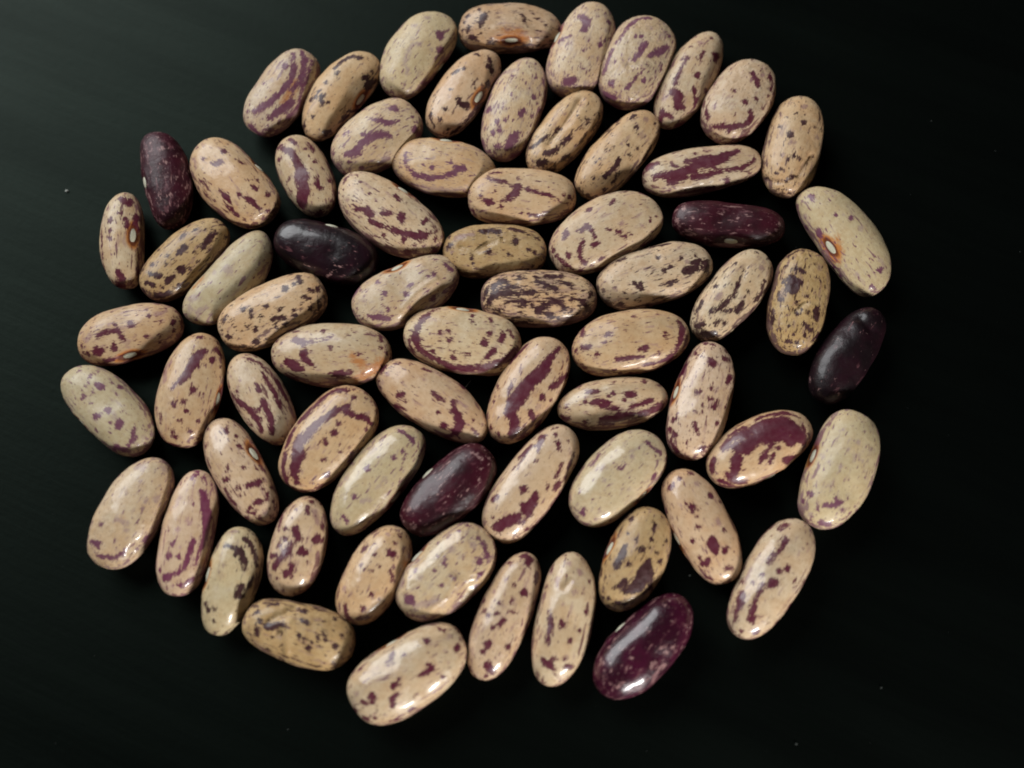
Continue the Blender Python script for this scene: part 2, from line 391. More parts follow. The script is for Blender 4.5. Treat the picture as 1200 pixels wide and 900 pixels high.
  marks="R1: 350,440,12 385,465,16 400,450,9; 338,512,10; 295,550,9; 300,600,7; 290,635,8 305,645,6; 375,545,9 380,580,7; 430,540,18 420,575,11 440,600,8; 440,700,5 435,790,7 440,840,7; 335,810,10 360,840,13 350,880,14 320,885,9; 255,600,4 258,720,4 270,800,7; 285,490,10 f; 400,520,6; 265,540,5 f; 395,860,8"),
 dict(name=SP, label="tan bean with clustered near-black spots, just below the upright purple bean", bbox=(163,255.5,269.5,354.5), w=58, lean='/', kind='brown', mk='dark', speck=.5, bend=0,
  marks="R1: 760,690,9 790,650,15 820,612,9; 640,715,8 670,690,13; 650,640,7 680,605,7; 500,820,11 545,830,11; 480,865,8 510,875,9; 580,850,13 610,835,8; 655,795,15; 725,715,9; 585,730,7; 570,765,5; 505,770,6; 720,595,7; 760,560,6; 780,600,5; 875,635,8; 735,755,5; 700,790,4; 530,925,13 590,915,10; 465,905,9; 560,890,6; 640,870,5; 835,560,4; 620,755,4; 540,700,4"),
 dict(name=SP, label="smooth greenish bean almost without spots, touching the left end of the near-black bean", bbox=(214,270,320,381.5), w=57, lean='/', kind='green', mk='faded', speck=.3, side=(245,300), bend=.25,
  marks="R1: 885,795,20 f; 800,860,6 f; 700,945,14 740,940,8 f; 690,990,10 730,1010,8 780,990,8 f; 820,810,6 f; R5: 690,160,8 700,200,8 f; 790,50,5 f; 740,215,8 f; 900,0,8 f",
  stain="R5: 720,70,4 760,30,4"),
 dict(name=PB, label="smooth near-black purple bean lying level at upper left, below the purple-banded bean", bbox=(320.5,256.5,444,335), w=63, lean='\\', kind='black', mk='light', speck=0, hil=(390,260), bend=.05, rough=.26, lump=.6,
  marks="R6: 375,523,3 412,523,3; 552,540,5; 485,575,4; 352,515,1 340,545,1 315,575,1 305,600,1"),
 dict(name=SP, label="large cream bean with ragged mauve trail along its lower side, right of the near-black bean", bbox=(396.3,200.5,521,304.3), w=73, lean='\\', kind='cream', mk='wine', speck=.45, hil=(474,219), bend=.15,
  marks="R6: 460,235,10 500,240,16 540,260,14 520,225,7; 590,260,5 625,255,6; 530,295,9 560,305,8 620,330,9 680,355,11 740,365,13 790,370,16 830,355,8; 700,385,13; 655,165,6 675,190,8; 690,270,13 688,300,8; 820,280,6 795,305,8; 850,320,6; 865,345,5; 862,380,6 855,395,5; 750,420,8; 720,455,13 760,450,10; 850,445,13 830,460,10; 595,362,8; 415,185,8 f; 525,160,7; 485,100,5; 395,110,6 410,80,4; 555,185,5 f; 600,400,5 f; 480,270,7 f"),
 dict(name=SP, label="reddish tan level bean with a plum squiggle, above the wrinkled brownish bean", bbox=(547.5,199,675.8,264.2), w=63.5, lean='\\', kind='tan', mk='wine', speck=.25, bend=0,
  marks="R7: 290,125,14 270,155,16 240,185,12 210,192,7; 330,135,9 400,155,7 460,175,7 490,185,5; 140,80,11 170,90,8 220,95,8; 95,170,8; 120,190,9 150,200,13; 205,222,7; 170,145,7; 380,92,6; 400,95,6; 60,242,9; 440,125,6; 340,262,8 390,275,8; 290,78,5; 90,125,6 f; 515,165,5; 305,255,5; 545,170,5; 150,55,6 200,52,5; 250,120,6"),
 dict(name=SP, label="big cream bean with a hooked purple curl near its left end, upper centre", bbox=(643.1,223.8,777.3,323), w=75, lean='/', kind='cream', mk='wine', speck=.25, side=(735,310), bend=.15,
  marks="R7: 745,208,9 770,190,7; 645,238,11; 530,350,7 520,380,9; 590,350,7 635,320,11 660,345,9 675,375,9; 720,332,6 750,340,6; 790,355,9 830,375,8; 850,355,6; 620,395,7 597,430,8 600,475,8 625,510,7; 680,412,9 660,415,6; 700,487,10 720,475,6; 540,468,11; 480,470,8 510,500,9 545,525,8; 460,430,6 465,450,6; 858,218,6 f; 955,278,5; 950,295,4; 808,308,7 f; 905,318,5 f; 960,390,5 910,420,6; 665,515,6; 560,540,7; 600,545,7; 980,270,5; 900,155,8 930,165,7; 610,350,5"),
 dict(name=SP, label="wrinkled brownish level bean with black flecks and creases, upper centre", bbox=(518.5,262.5,640.5,327), w=61, lean='\\', kind='brown', mk='dark', speck=.35, wrinkle=.9, lump=1.3,
  marks="R7: 100,345,9 150,345,13 190,350,11; 250,335,6 330,355,7 385,385,6; 0,385,9 60,360,8 f; 270,405,12 285,385,7; 140,452,9; 240,463,8; 340,435,8; 372,455,7; 50,483,7; 290,495,5; 360,520,4; 395,525,4; 60,505,4; R6: 960,380,10 1000,370,9 f; 930,420,12; 940,450,8 f; 1125,440,7; 1110,455,5; 1040,480,7; 925,380,8",
  dents="R7: 0,420,14,2.2 70,440,14,2.2 130,410,14,1.8; 110,470,12,-1.6 200,410,14,-2.0 260,430,12,-1.4; 210,390,10,1.5"),
 dict(name=SP, label="light tan bean with dark spots clustered at its right end, below the curl-marked big bean", bbox=(698.7,283,835.5,364.5), w=66, lean='/', kind='cream', mk='dark', speck=.4,
  marks="R7: 990,475,9; 1060,523,8 1020,548,9; 900,610,9 910,635,11 870,610,8; 1010,608,6 1050,605,8 1080,595,5; 820,660,7; 805,708,9; 970,685,6; 940,720,8; 775,635,8 f; 690,630,6; 1130,545,14 1170,535,14 1190,515,8; 1140,500,9 f; 930,535,6 f; 1080,440,6 1110,420,5 f; 1105,485,4; 820,485,11 790,495,8; 880,445,6 960,425,6 1050,410,5; R8: 30,485,8; 130,465,9 170,450,8; 120,505,16 160,490,11; 200,470,18 210,500,11; 0,565,6 40,555,5; 50,400,4; 80,440,4; 150,425,5; 185,480,10"),
 dict(name=PB, label="slim purple bean with pale chipped ends and white hilum on its lower edge, upper right", bbox=(787.5,235,920,291), w=49, lean='\\', kind='plum', mk='light', speck=.35, hil=(856.5,283.5), bend=-.05, rough=.34,
  marks="R8: 100,170,6 90,205,5; 60,255,9 50,235,5; 140,235,5; 270,215,8 295,212,5; 362,238,6; 570,265,9; 280,290,3; 130,290,5; 440,290,2; 510,310,2 540,330,2; 70,280,4; 560,300,3"),
 dict(name=SP, label="long pale bean at right with orange-ringed white hilum on its left flank", bbox=(932.8,218.7,1044,348.2), w=64, lean='\\', kind='pale', mk='faded', speck=.3, hil=(973,290.5), bend=.25, h=55,
  marks="R8: 730,130,11 740,150,6; 930,240,11; 710,290,9; 775,305,12 770,320,9; 1075,500,10; 985,290,8 f; 845,485,6; 820,150,6; 1040,585,7; 880,530,8; 850,225,5; 900,480,6 f; 700,230,8 f; 960,520,8 f",
  stain="R8: 770,330,6 790,380,6 830,440,6 870,460,6; 860,340,4 880,400,4"),
 dict(name=SP, label="bean with a long snaking dark streak down its middle, below the chipped purple bean", bbox=(808.5,292,906,401.5), w=62, lean='/', kind='cream', mk='dark', speck=.4,
  marks="R8: 400,490,4 375,530,7 360,570,12 345,620,12 310,660,11 270,695,8 230,715,6; 478,487,10 f; 255,580,9; 295,575,5; 305,535,5; 270,630,14 f; 310,705,9 330,705,6; 385,670,9 365,700,13; 245,765,9 265,755,7; 295,770,7; 490,580,10 480,620,10 450,650,9; 435,700,8 410,740,9 380,770,9 345,785,9; 190,820,11 240,825,14; 155,780,13 185,770,9; 415,608,5; 455,410,5; 520,440,8; 350,465,5; 180,660,10 150,715,7; 390,835,6; 500,560,6",
  dents="R8: 400,480,18,1.6 360,600,18,2.2 300,700,16,1.4"),
 dict(name=SP, label="upright bean with charcoal blotch at its upper middle, left of the lone near-black bean", bbox=(898,291.5,973,417), w=70, lean='/', kind='brown', mk='dark', speck=.55, wrinkle=.9, lump=1.3,
  marks="R8: 655,490,9 690,510,6; 635,540,18 640,590,26 680,560,12; 640,690,7 660,720,6; 680,690,6; 575,520,7 600,480,6; 650,410,6 620,430,6; 690,400,5; 760,700,15 755,740,13; 700,770,7 730,800,8 770,830,8; 575,650,8 570,610,5; 530,700,8 540,760,9; 710,630,8; 620,780,5; 645,825,5; 700,830,5; 745,470,5; 610,860,5 660,865,5; 715,715,8; 740,850,6; 590,560,5; 660,660,8; Rc: 620,255,5 660,268,6; 750,240,5 790,215,5; 540,150,12 530,110,9; 600,290,8 f",
  dents="R8: 650,700,12,1.8 700,660,12,1.8; 690,720,12,-1.5 740,680,10,-1; 620,760,14,1.2"),
 dict(name=PB, label="near-black bean with dull grey sheen, alone at the right edge of the spread", bbox=(947,360,1038.5,474.5), w=62, lean='/', kind='black', mk='light', speck=0, rough=.31, lump=1.2,
  marks="Rc: 950,145,2; 875,250,3; 770,495,2; 875,520,3; 725,445,4 728,455,4", side=(1030,440), bend=.1,
  dents="Rc: 980,140,22,2.2 1030,190,22,2.4"),
 # ---- middle rows
 dict(name=SP, label="tan bean with many dark dashes at its right, directly below the near-black bean at left", bbox=(254.8,319.5,384.2,412.6), w=69, lean='/', kind='tan', mk='dark', speck=.35, rough=.30,
  marks="R6: 170,570,8 175,600,11; 130,565,6; 105,635,11; 150,615,6; 225,635,6 240,650,5; 265,635,11; 200,680,9 225,685,6; 235,720,8 230,740,6; 270,700,6 275,730,8; 145,738,8; 70,745,8; 40,785,8 90,775,8; 105,815,8; 60,830,6; 150,770,8; 10,725,8; R5: 1175,80,11; 1080,170,8; 1000,188,8; 965,180,9; 1140,185,7; 1110,235,7 1150,218,7 1175,225,6; 1025,282,10; 985,272,8; 1130,270,6; 1005,218,5; 1175,265,8; 925,270,6; 880,215,8 860,250,6; 855,290,6; 890,320,11; 1030,345,12; 1080,325,5; 920,130,5; 965,365,5; 1060,220,4"),
 dict(name=SP, label="light bean with an orange stain on its right end, left of centre", bbox=(317.5,379,459.4,454), w=73, lean='\\', kind='cream', mk='wine', speck=.3, bend=0, rough=.28,
  marks="Ra: 195,120,11 240,140,15 300,130,9 350,120,6 385,100,4; 240,195,15 255,230,11 290,250,9; 160,235,18 200,260,20 230,265,11; 160,300,11 210,325,9; 380,295,9 430,292,13 480,280,8; 618,95,7 628,125,7; 515,193,8; 372,163,7; 340,75,7; 195,80,5; 85,180,5; 105,130,5; 125,135,5; 90,240,5; 630,160,5; 480,72,4; 575,88,4; 660,190,5; 400,320,5",
  stain="Ra: 640,240,22 570,280,20 500,320,12; 480,200,8 530,240,12"),
 dict(name=SP, label="cream bean rimmed along its lower edge by a thick wine band, centre of the spread", bbox=(472.7,359.6,611.2,440.7), w=75, lean='\\', kind='cream', mk='wine', speck=.3, hil=(543,362), bend=.03, wrinkle=.3,
  marks="Ra: 860,5,10 820,50,11 795,100,14 810,150,14 850,190,12 910,220,12 980,260,14 1060,268,14 1150,262,14; 770,130,8 790,180,8; 920,90,8; 965,75,6; 925,125,6; 965,125,8 980,115,6; 990,210,9; 890,183,8; 1060,195,9 1080,190,6; 1145,130,13; 1175,90,8; 1000,175,5; 1020,180,4; Rb: 10,270,12 80,265,12 150,250,14 210,230,14 260,190,14 285,160,9; 120,130,13; 145,90,9; 205,120,11 220,95,8; 40,195,8; 130,205,9 165,175,9; 245,80,7 265,110,6; 205,75,5; 60,30,5; R6: 760,870,11 765,830,10 800,780,10 850,745,10 880,738,7; 1040,775,8; 1135,800,8; 1130,790,5"),
 dict(name=SP, label="pale bean with a sunken facet and hilum at upper left, left of the zebra-marked bean", bbox=(412,298.5,538.2,388.3), w=67, lean='/', kind='cream', mk='faded', speck=.4, hil=(465,314), bend=.1,
  marks="R6: 735,618,13; 605,660,11; 570,602,8; 715,668,13; 850,690,16 820,700,9; 520,770,8 570,785,11 620,790,9; 855,490,7; 910,520,9 940,540,8; 620,735,8; 590,712,5; 740,735,11; 850,560,5; 500,700,6 f; 470,625,8 450,670,6; 490,650,5 f; 590,750,5 f",
  dents="R6: 860,590,12,-2.5 760,660,12,-2.8 690,740,12,-2.5; 900,640,30,2.6 800,720,30,3.0 740,780,26,2.2"),
 dict(name=SP, label="dark zebra-marked level bean with broken black-purple lines, near the centre", bbox=(563.3,316.5,699.8,384), w=64, lean='\\', kind='tan', mk='dark', speck=.85, lump=.9,
  marks="R7: 140,700,12 170,665,14 230,655,12 300,655,10 360,650,11; 165,620,12 220,595,14; 290,578,8 320,580,6; 380,600,9 430,615,11 480,635,9; 470,597,8 540,610,6; 220,698,6 270,700,7 305,700,12 320,720,11; 360,715,6; 385,745,14 420,720,12 460,700,12 500,710,11 525,740,9; 455,775,11 440,765,8; 600,695,9 630,720,11 650,750,11; 655,660,9; 575,690,5; 555,695,5; 430,665,6; 120,690,10 130,640,8; 240,800,8 280,810,6; 190,748,8; 320,805,8 380,815,6; 490,785,5; 430,570,10 500,580,8; 590,760,8; 600,800,6; 375,575,7; 505,665,4; 240,625,5 290,620,6; 200,580,8 f"),
 dict(name=SP, label="tan bean with dark stripes wrapping its right tip, right of centre", bbox=(670,362,808.3,442), w=74, lean='/', kind='tan', mk='wine', speck=.3,
  marks="Rb: 620,60,9 615,95,9; 740,95,11 765,85,6; 725,133,8; 830,45,6; 828,68,5; 640,155,11 610,160,8; 685,190,9; 575,175,6; 1028,98,8 1040,88,5; 930,165,11 900,170,8; 1000,185,11 1010,175,6; 790,220,12 850,210,9 920,210,6; 925,245,7 980,240,7 1040,215,7; 1100,30,10 1115,80,14 1100,130,12 1080,180,9; 1135,100,7 1120,160,7; 800,290,7; 850,285,6; 700,60,4; 1040,200,5 1070,190,6 1020,250,6; 770,275,5; 640,195,4; 870,5,5; 590,130,6 f"),
 dict(name=SP, label="level tan bean at far left with white hilum on its lower edge", bbox=(90.8,355,216,429.5), w=61, lean='/', kind='tan', mk='wine', speck=.4, hil=(152,417), bend=.05,
  marks="R5: 230,320,7 280,290,8 330,290,12 355,315,12; 400,255,13; 220,375,7; 240,400,16 255,385,9; 316,375,10; 310,355,5; 290,268,9 f; 320,262,8; 180,340,9 190,310,6 f; 545,315,7; 478,315,5; 185,405,7; 310,435,11 270,440,8; 615,250,8; 618,285,6; 530,210,8 560,200,9 580,185,6 f; 490,215,5; 475,185,5; 440,190,4; 155,370,6; 160,400,5; 545,350,4; 445,410,9; 220,410,8"),
 dict(name=SP, label="pale greenish bean with small lilac spots, leftmost of the whole spread", bbox=(71.2,428,181.8,535.5), w=71, lean='\\', kind='green', mk='faded', speck=.35, hil=(94,497.5), bend=.12, hs=.8,
  marks="R5: 250,570,13 230,560,8; 195,520,8; 160,625,11; 205,605,8; 178,565,6; 285,688,13; 245,712,8; 222,718,7; 345,750,14 330,775,9; 350,575,8; 200,655,5; 415,790,7 410,830,8 390,870,9; 225,785,5; 300,550,5; 350,880,9 320,885,8; Rd: 240,190,13 290,205,13; 330,100,7 325,150,8 300,190,8; 210,65,5; 140,35,8; 140,100,5; 380,105,6"),
 dict(name=SP, label="upright tan bean with slanting plum bar above and small dots below, left part", bbox=(181,390,264.2,525.3), w=71, lean='/', kind='tan', mk='wine', speck=.25, hil=(256,468), bend=.06, rough=.3,
  marks="R5: 770,390,10 730,420,20 710,470,20 680,515,16 640,545,11 605,580,7; 830,385,12 850,415,9; 808,440,15; 715,588,13; 705,600,8; 665,645,9; 655,650,6; 612,660,10; 680,693,8; 742,740,5; 641,740,8; 700,800,8; 610,790,8 625,825,7; 552,710,8 550,750,8; 570,540,13 575,480,11 600,450,9 f; 560,490,8; 765,603,5; 540,800,8 555,840,9; 585,860,8 640,865,6; 850,470,5; 848,520,5; 760,320,7 730,325,6; 530,680,5"),
 dict(name=SP, label="bean with long parallel wine stripes fanning to its lower end, left part", bbox=(266,414,347.4,522), w=61, lean='\\', kind='cream', mk='wine', speck=.2,
  marks="R5: 910,610,9 950,650,11 1000,690,12 1040,740,11 1055,790,9; 1060,640,7 1080,680,12 1105,740,12 1110,800,12; 1060,500,6 1080,540,8 1120,600,10 1150,660,8 1170,700,7; 990,430,7 1040,450,9 1090,500,10 1140,560,10 1180,630,9; 1035,560,8 1045,590,7; 950,540,7 f; 1040,690,7 1060,660,7; 1005,765,7; 985,750,5; 900,520,5 f; 895,570,5; 1080,850,13; 1145,725,6; 930,600,6"),
 dict(name=SP, label="large bean with a big purple question-mark arc on its face, left of centre", bbox=(326.1,451.2,444.2,577.2), w=80, lean='/', kind='tan', mk='wine', speck=.3, rough=.28,
  marks="Ra: 460,455,10 410,475,12 370,500,13 320,535,13 280,580,13 250,620,13; 215,640,16 215,700,28 200,740,22 190,790,14 210,840,10; 440,475,10 500,500,12 550,510,14 580,545,9; 455,375,10 400,375,12 350,400,12 300,450,12 250,500,13 220,530,11; 190,570,10 165,620,11 150,660,9; 145,690,11 135,760,12 150,820,12; 215,620,18 210,700,28 195,780,18; 330,525,16 280,575,18 240,625,18; 395,588,11; 348,630,8 352,650,6; 412,542,6; 420,683,7; 345,727,9; 355,803,11; 285,840,7; 480,690,11 470,720,8; 495,410,9; 555,390,8; 550,415,6; 555,570,6; 150,830,11 175,860,10; 495,370,5; 515,565,5"),
 dict(name=SP, label="smooth tan bean with a wine red crescent at its lower right end, centre", bbox=(440.7,420.2,571.8,520.5), w=66, lean='\\', kind='tan', mk='wine', speck=.2, side=(482,500), bend=.08, rough=.3,
  marks="Ra: 630,280,9 650,255,9; 700,243,9; 720,240,6; 660,295,7 f; 840,268,6 875,280,6; 850,295,5 f; 715,400,14 740,398,8; 753,434,7; 700,455,9 725,460,8 750,475,6; 650,410,7; 645,440,6; 695,480,9; 885,380,5 920,410,6 945,430,6; 990,440,10 1000,480,12 975,475,7; 1010,500,16 1025,550,18 1000,590,12 950,605,8; 940,552,11; 913,487,7; 1030,355,12 1050,362,8; 1015,430,4 1060,460,4 f; 1090,525,7; 1105,590,9; 855,347,4; 615,330,5; 625,360,4; 780,240,4"),
 dict(name=SP, label="bean with one wide dark plum stripe along its whole length, centre of the spread", bbox=(570,394.5,668.3,520.5), w=71, lean='/', kind='tan', mk='wine', speck=.2, rough=.26,
  marks="Rb: 475,180,9 450,210,14 430,240,22 400,290,24 350,330,28 300,400,28 260,450,28 240,490,20; 270,520,20 270,570,16 260,600,15; 265,320,7 250,350,8 239,390,5; 500,160,7 480,180,8; 530,300,11 490,335,12 460,360,11; 405,410,11; 455,425,7; 350,490,12 370,520,11; 340,480,6; 330,150,9 290,190,6 250,240,7; 180,340,7 190,370,6; 310,600,13 320,580,11; 390,540,16 380,570,13; 305,290,5; 165,430,4; 150,560,8; 190,595,7; 340,590,8"),
 dict(name=SP, label="level light bean with many short wine dashes and dark band at its lower right", bbox=(652.5,441.6,782.7,504.6), w=58.5, lean='/', kind='cream', mk='wine', speck=.3, rough=.26,
  marks="Rb: 630,385,6 655,385,8 690,380,6; 740,400,8 765,390,7; 620,430,8; 660,440,6 700,425,8 740,440,8; 700,455,6 750,460,6 780,465,8; 840,395,13 870,395,11; 820,422,7; 855,455,5 900,445,7 940,430,10 960,425,7; 530,460,8; 545,470,5; 510,510,11 540,515,8; 625,535,8; 710,525,9 750,515,11 800,505,19 860,500,12; 900,495,12 960,475,17 1010,455,17; 700,545,6 760,545,6; 920,335,9; 925,325,7; 825,335,7; 770,335,6; 830,318,5; 600,355,6; 640,350,5; 600,565,4; 900,540,4"),
 dict(name=SP, label="upright pinkish bean with wine spots and a white hilum high on its left edge", bbox=(780.5,400.2,861.2,539.5), w=69, lean='/', kind='pink', mk='wine', speck=.4, hil=(791,459.5), bend=.08, rough=.24,
  marks="Rc: 235,365,16 225,350,9; 295,345,11 320,350,8; 205,407,7; 325,440,11 305,465,8; 237,493,8; 160,515,11; 170,508,6; 230,548,11; 270,555,8 245,590,11; 180,575,6; 120,480,5; 40,650,11 60,645,6; 155,690,9 160,720,9 148,675,8; 50,730,11 40,715,8; 180,335,7 150,320,6; 130,310,7 100,340,6; 200,270,5 240,275,5; 155,612,4; 180,615,4; 105,765,6; 300,590,8; 255,665,9; 215,715,6; 190,765,4; 180,800,10 220,780,7; 160,280,5; 80,420,14 100,380,8; 60,620,4; 20,700,9; 25,760,9 60,810,9"),
 dict(name=SP, label="bean with broad glossy plum blotch over its upper half, left of the rightmost greenish bean", bbox=(827.4,480.5,952.7,572.7), w=71, lean='/', kind='tan', mk='wine', speck=.1, hil=(904,561), bend=.05, rough=.28,
  marks="Rh: 350,185,14 430,150,20 520,115,30 610,120,36 680,170,24 700,220,14; 400,215,20 470,180,26 560,165,30; 460,90,10 520,70,10 600,58,8 660,78,8; 500,125,14 560,105,28 620,130,36 480,160,22 560,160,14; 620,200,20 670,180,16 590,190,9; 430,200,24 400,240,24 360,235,22; 330,195,10 290,240,10 320,175,8 400,130,9; 360,290,20 345,360,18; 310,370,11 350,400,16 400,410,11; 535,215,9 510,240,8 490,280,12 480,300,8; 568,238,8; 545,278,9 525,305,9; 625,295,22 600,295,13 640,285,13; 690,240,8 700,180,8 690,130,8; 240,290,12 232,350,14; 275,400,10 340,425,9; 720,210,6 720,170,6; 275,420,8 320,430,7; 650,210,7"),
 dict(name=SP, label="plump greenish bean with a dark nick at its lower end, at the right edge", bbox=(934.5,479.8,1031.3,620.5), w=79, lean='/', kind='pale', mk='faded', speck=.35, hil=(952,534), bend=.16,
  marks="Rh: 785,275,9 f; 715,460,9 740,470,6; 965,205,9 f; 880,330,8 f; 915,240,8 f; 1025,240,8 f; 990,300,7 f; 790,525,6 850,525,6 890,505,6; 765,545,9; 895,550,8; 790,615,12 820,618,10; 730,575,10 f; 690,500,8; 885,145,7 f; 950,530,6; 850,490,6; 780,620,7 830,625,6"),
 # ---- lower rows
 dict(name=SP, label="pale bean with faint lilac smears and small olive nick near its lower right tip", bbox=(102.2,536,204.8,667.4), w=71, lean='/', kind='cream', mk='faded', speck=.35, wrinkle=.3, rough=.28,
  marks="Rd: 440,450,13 f; 395,455,10 f; 290,570,13 260,555,13 f; 360,360,8 f; 150,675,14 120,660,8; 150,735,7 200,740,7 240,745,7 290,710,6; 400,640,12 385,660,11; 370,290,14 340,290,10 f; 480,300,12 f; 165,575,6; 500,410,7 f; 290,605,10 f; 340,700,4",
  dents="Rd: 340,700,30,1.8; 320,725,9,2.2"),
 dict(name=SP, label="slim pink bean with a magenta stripe down its right side, lower left", bbox=(182.7,550.7,257,698.7), w=60, lean='/', kind='pink', mk='mag', speck=.3, rough=.28,
  marks="Rd: 670,410,12 690,470,18 700,540,20 695,590,16 680,650,13 660,710,9 630,780,7; 640,330,11 620,345,9; 650,310,8; 525,670,12; 630,660,7 610,720,9 590,780,11 575,800,8; 500,735,13; 600,560,10 f; 550,600,7 f; 490,845,13 530,825,8 560,815,7; 600,870,9; 625,855,8; 565,880,8; 555,740,6; 720,640,5 700,700,5; 460,810,5; 720,380,8; 560,690,5 f; 680,340,7"),
 dict(name=SP, label="pinkish bean with white hilum at upper right and reddish squiggles at its lower end", bbox=(238.2,489.8,327.3,615.8), w=62, lean='\\', kind='pink', mk='wine', speck=.35, hil=(298,531), bend=.08, rough=.26,
  marks="Rd: 797,75,5 797,110,9; 848,137,6; 858,180,9; 880,290,7; 795,310,5; 800,285,4; 795,352,9 780,355,6; 860,393,9; 900,385,9 940,370,12 975,355,9; 790,400,9 810,440,8 835,470,8; 860,435,6; 940,465,6 910,490,8 905,515,8 935,525,6; 960,460,7 1000,450,7 1000,420,7; 900,545,9; 960,540,7; 990,520,9 f; 1020,390,8; 975,400,6; 1030,460,6; 1035,500,6; 700,100,5; 700,250,5 715,290,5; 690,180,4; 985,310,9 970,290,8; 930,575,6"),
 dict(name=SP, label="greyish bean with dark hooked mark on top, its lower tip touching the creased brown bean", bbox=(236,617.1,309.1,745), w=61, lean='/', kind='pale', mk='dark', speck=.2, hil=(242,673), bend=.12, rough=.28,
  marks="Re: 190,295,7 230,310,11 270,330,12 285,370,12 285,420,10; 240,340,9; 290,265,10 320,300,10 340,350,10 345,400,7; 240,225,8 200,235,8 f; 265,505,15 245,550,8 280,550,9; 325,460,8 310,500,8; 130,615,6; 105,620,5; 360,270,10; 340,540,8; 130,675,5; 85,590,4; 180,400,5 f",
  dents="Re: 250,700,26,2.2 280,600,24,1.6"),
 dict(name=SP, label="pinkish cream bean with paw-like purple blots, directly above the creased brown bean", bbox=(312.9,581.2,385,699.5), w=65, lean='/', kind='pink', mk='wine', speck=.35, rough=.24,
  marks="Re: 475,145,8 465,180,8 450,215,6; 600,105,8 605,140,8; 640,130,8 650,180,8 f; 545,215,12 560,260,12; 485,265,8; 490,210,8; 460,302,9; 515,290,8 495,330,15 470,360,12 435,405,12; 570,325,15 590,335,8 555,325,7; 420,350,9 440,345,7; 492,438,13; 525,400,11 520,440,8 525,465,6; 650,260,15 640,270,11; 680,205,9; 448,462,6; 540,118,7; 680,270,7; 500,75,6; 620,75,9; 480,525,5"),
 dict(name=SP, label="creased yellow-brown bean with small black dashes, left end of the bottom row", bbox=(283.5,701.4,416.7,786), w=73, lean='\\', kind='brown', mk='dark', speck=.35, lump=1.3, wrinkle=.5,
  marks="Re: 400,595,5 450,590,5; 540,610,9 590,625,9; 640,615,8 680,625,6; 570,670,7 600,685,6; 360,675,9 370,680,6; 400,700,12 450,700,12 500,690,7; 330,640,5; 425,762,7; 558,750,6; 583,775,7; 608,815,8; 605,805,5; 683,735,8; 655,760,6; 690,770,5; 775,748,8; 770,745,6; 740,805,8; 740,665,6; 402,820,8; 470,865,9 480,875,6; 350,735,8 340,700,5; 325,770,5; 730,885,6; 622,785,5; 470,735,6; 350,630,5",
  dents="Re: 400,680,14,2.2 480,640,14,3.0 540,610,14,2.0; 510,690,14,-2.2 500,760,14,-2.0 500,830,14,-1.6; 450,740,16,1.8"),
 dict(name=SP, label="tan bean with sparse red-brown dots, right of the paw-blotted bean", bbox=(393.3,615.5,483.1,732.7), w=68, lean='/', kind='tan', mk='wine', speck=.25, rough=.25, wrinkle=.3,
  marks="Rf: 335,380,16 330,370,9; 200,360,7 215,345,7; 255,385,8; 278,445,8 275,450,6; 237,467,9; 237,590,9; 192,652,10; 182,435,6; 355,258,6; 380,295,5; 355,330,4; 253,330,4; 130,400,7 110,440,6; 100,560,10 f; 105,640,7 110,680,7 130,710,8; 345,515,9 335,470,6; 210,700,9 170,710,8; 320,285,6 f; 205,460,3"),
 dict(name=PB, label="purple bean with pale pinprick dots, in the centre of the spread", bbox=(468.5,519.3,582,629), w=68, lean='/', kind='plum', mk='light', speck=.2, hil=(498.5,552), bend=.06, rough=.30,
  marks="Ra: 1120,830,5; 1130,770,4; 1080,685,4 1110,700,6 1140,720,4; Rf: 625,95,5; 517,182,5; 425,152,5; 460,245,4 440,255,3; 565,82,3; 615,165,5; 780,10,6; 480,205,2; 600,180,3; 690,90,2; 560,230,2; 720,60,3"),
 dict(name=SP, label="pale greenish bean with faint spots, hilum on its right, left of the central purple bean", bbox=(386.8,498.3,499.5,628), w=67, lean='/', kind='pale', mk='faded', speck=.3, hil=(464,583), bend=.1, rough=.22,
  marks="Ra: 600,670,9 570,700,8 f; 560,770,11; 690,712,10; 735,680,7 755,700,6; 650,820,7 f; 740,720,6; 650,600,6 620,630,6; 720,575,6 760,600,7 790,630,7; 480,740,8; Re: 845,55,9; 870,75,6 910,70,5 f; 780,155,7 800,175,6; 720,160,5; Ra: 450,820,10 f"),
 dict(name=SP, label="long tan bean with maroon splashes on its lower side, right of the central purple bean", bbox=(564.8,497.2,679,637), w=69, lean='/', kind='pink', mk='wine', speck=.15, rough=.24,
  marks="Rg: 240,140,12 220,180,12 215,210,7; 180,185,9 150,220,9 120,245,6; 210,258,9; 97,292,6; 180,288,4; 335,270,6 320,310,8 300,340,7; 140,395,13; 130,410,8; 320,170,8 322,200,6; 380,265,11 370,290,8; 320,370,12 300,395,11; 270,380,9 262,400,8; 355,342,6; 380,370,10 350,410,14 310,450,12 285,480,7; 205,435,15 185,480,20 150,490,18 170,520,18; 140,480,11; 110,545,18 60,565,20 10,590,20; 130,570,7 160,540,8; 365,160,5; 390,220,5 410,300,5; 300,125,6; 310,90,6; 160,600,8; 100,632,7; 10,435,8; 200,585,9; Rf: 850,110,13; 870,95,8; 845,200,6; 850,255,12 920,225,16"),
 dict(name=SP, label="broad pale greenish bean with a tiny red-edged hilum at its lower right flank", bbox=(666.3,503.3,781.8,618.1), w=78, lean='/', kind='pale', mk='faded', speck=.25, hil=(753,581), bend=.04, hs=.8, rough=.22,
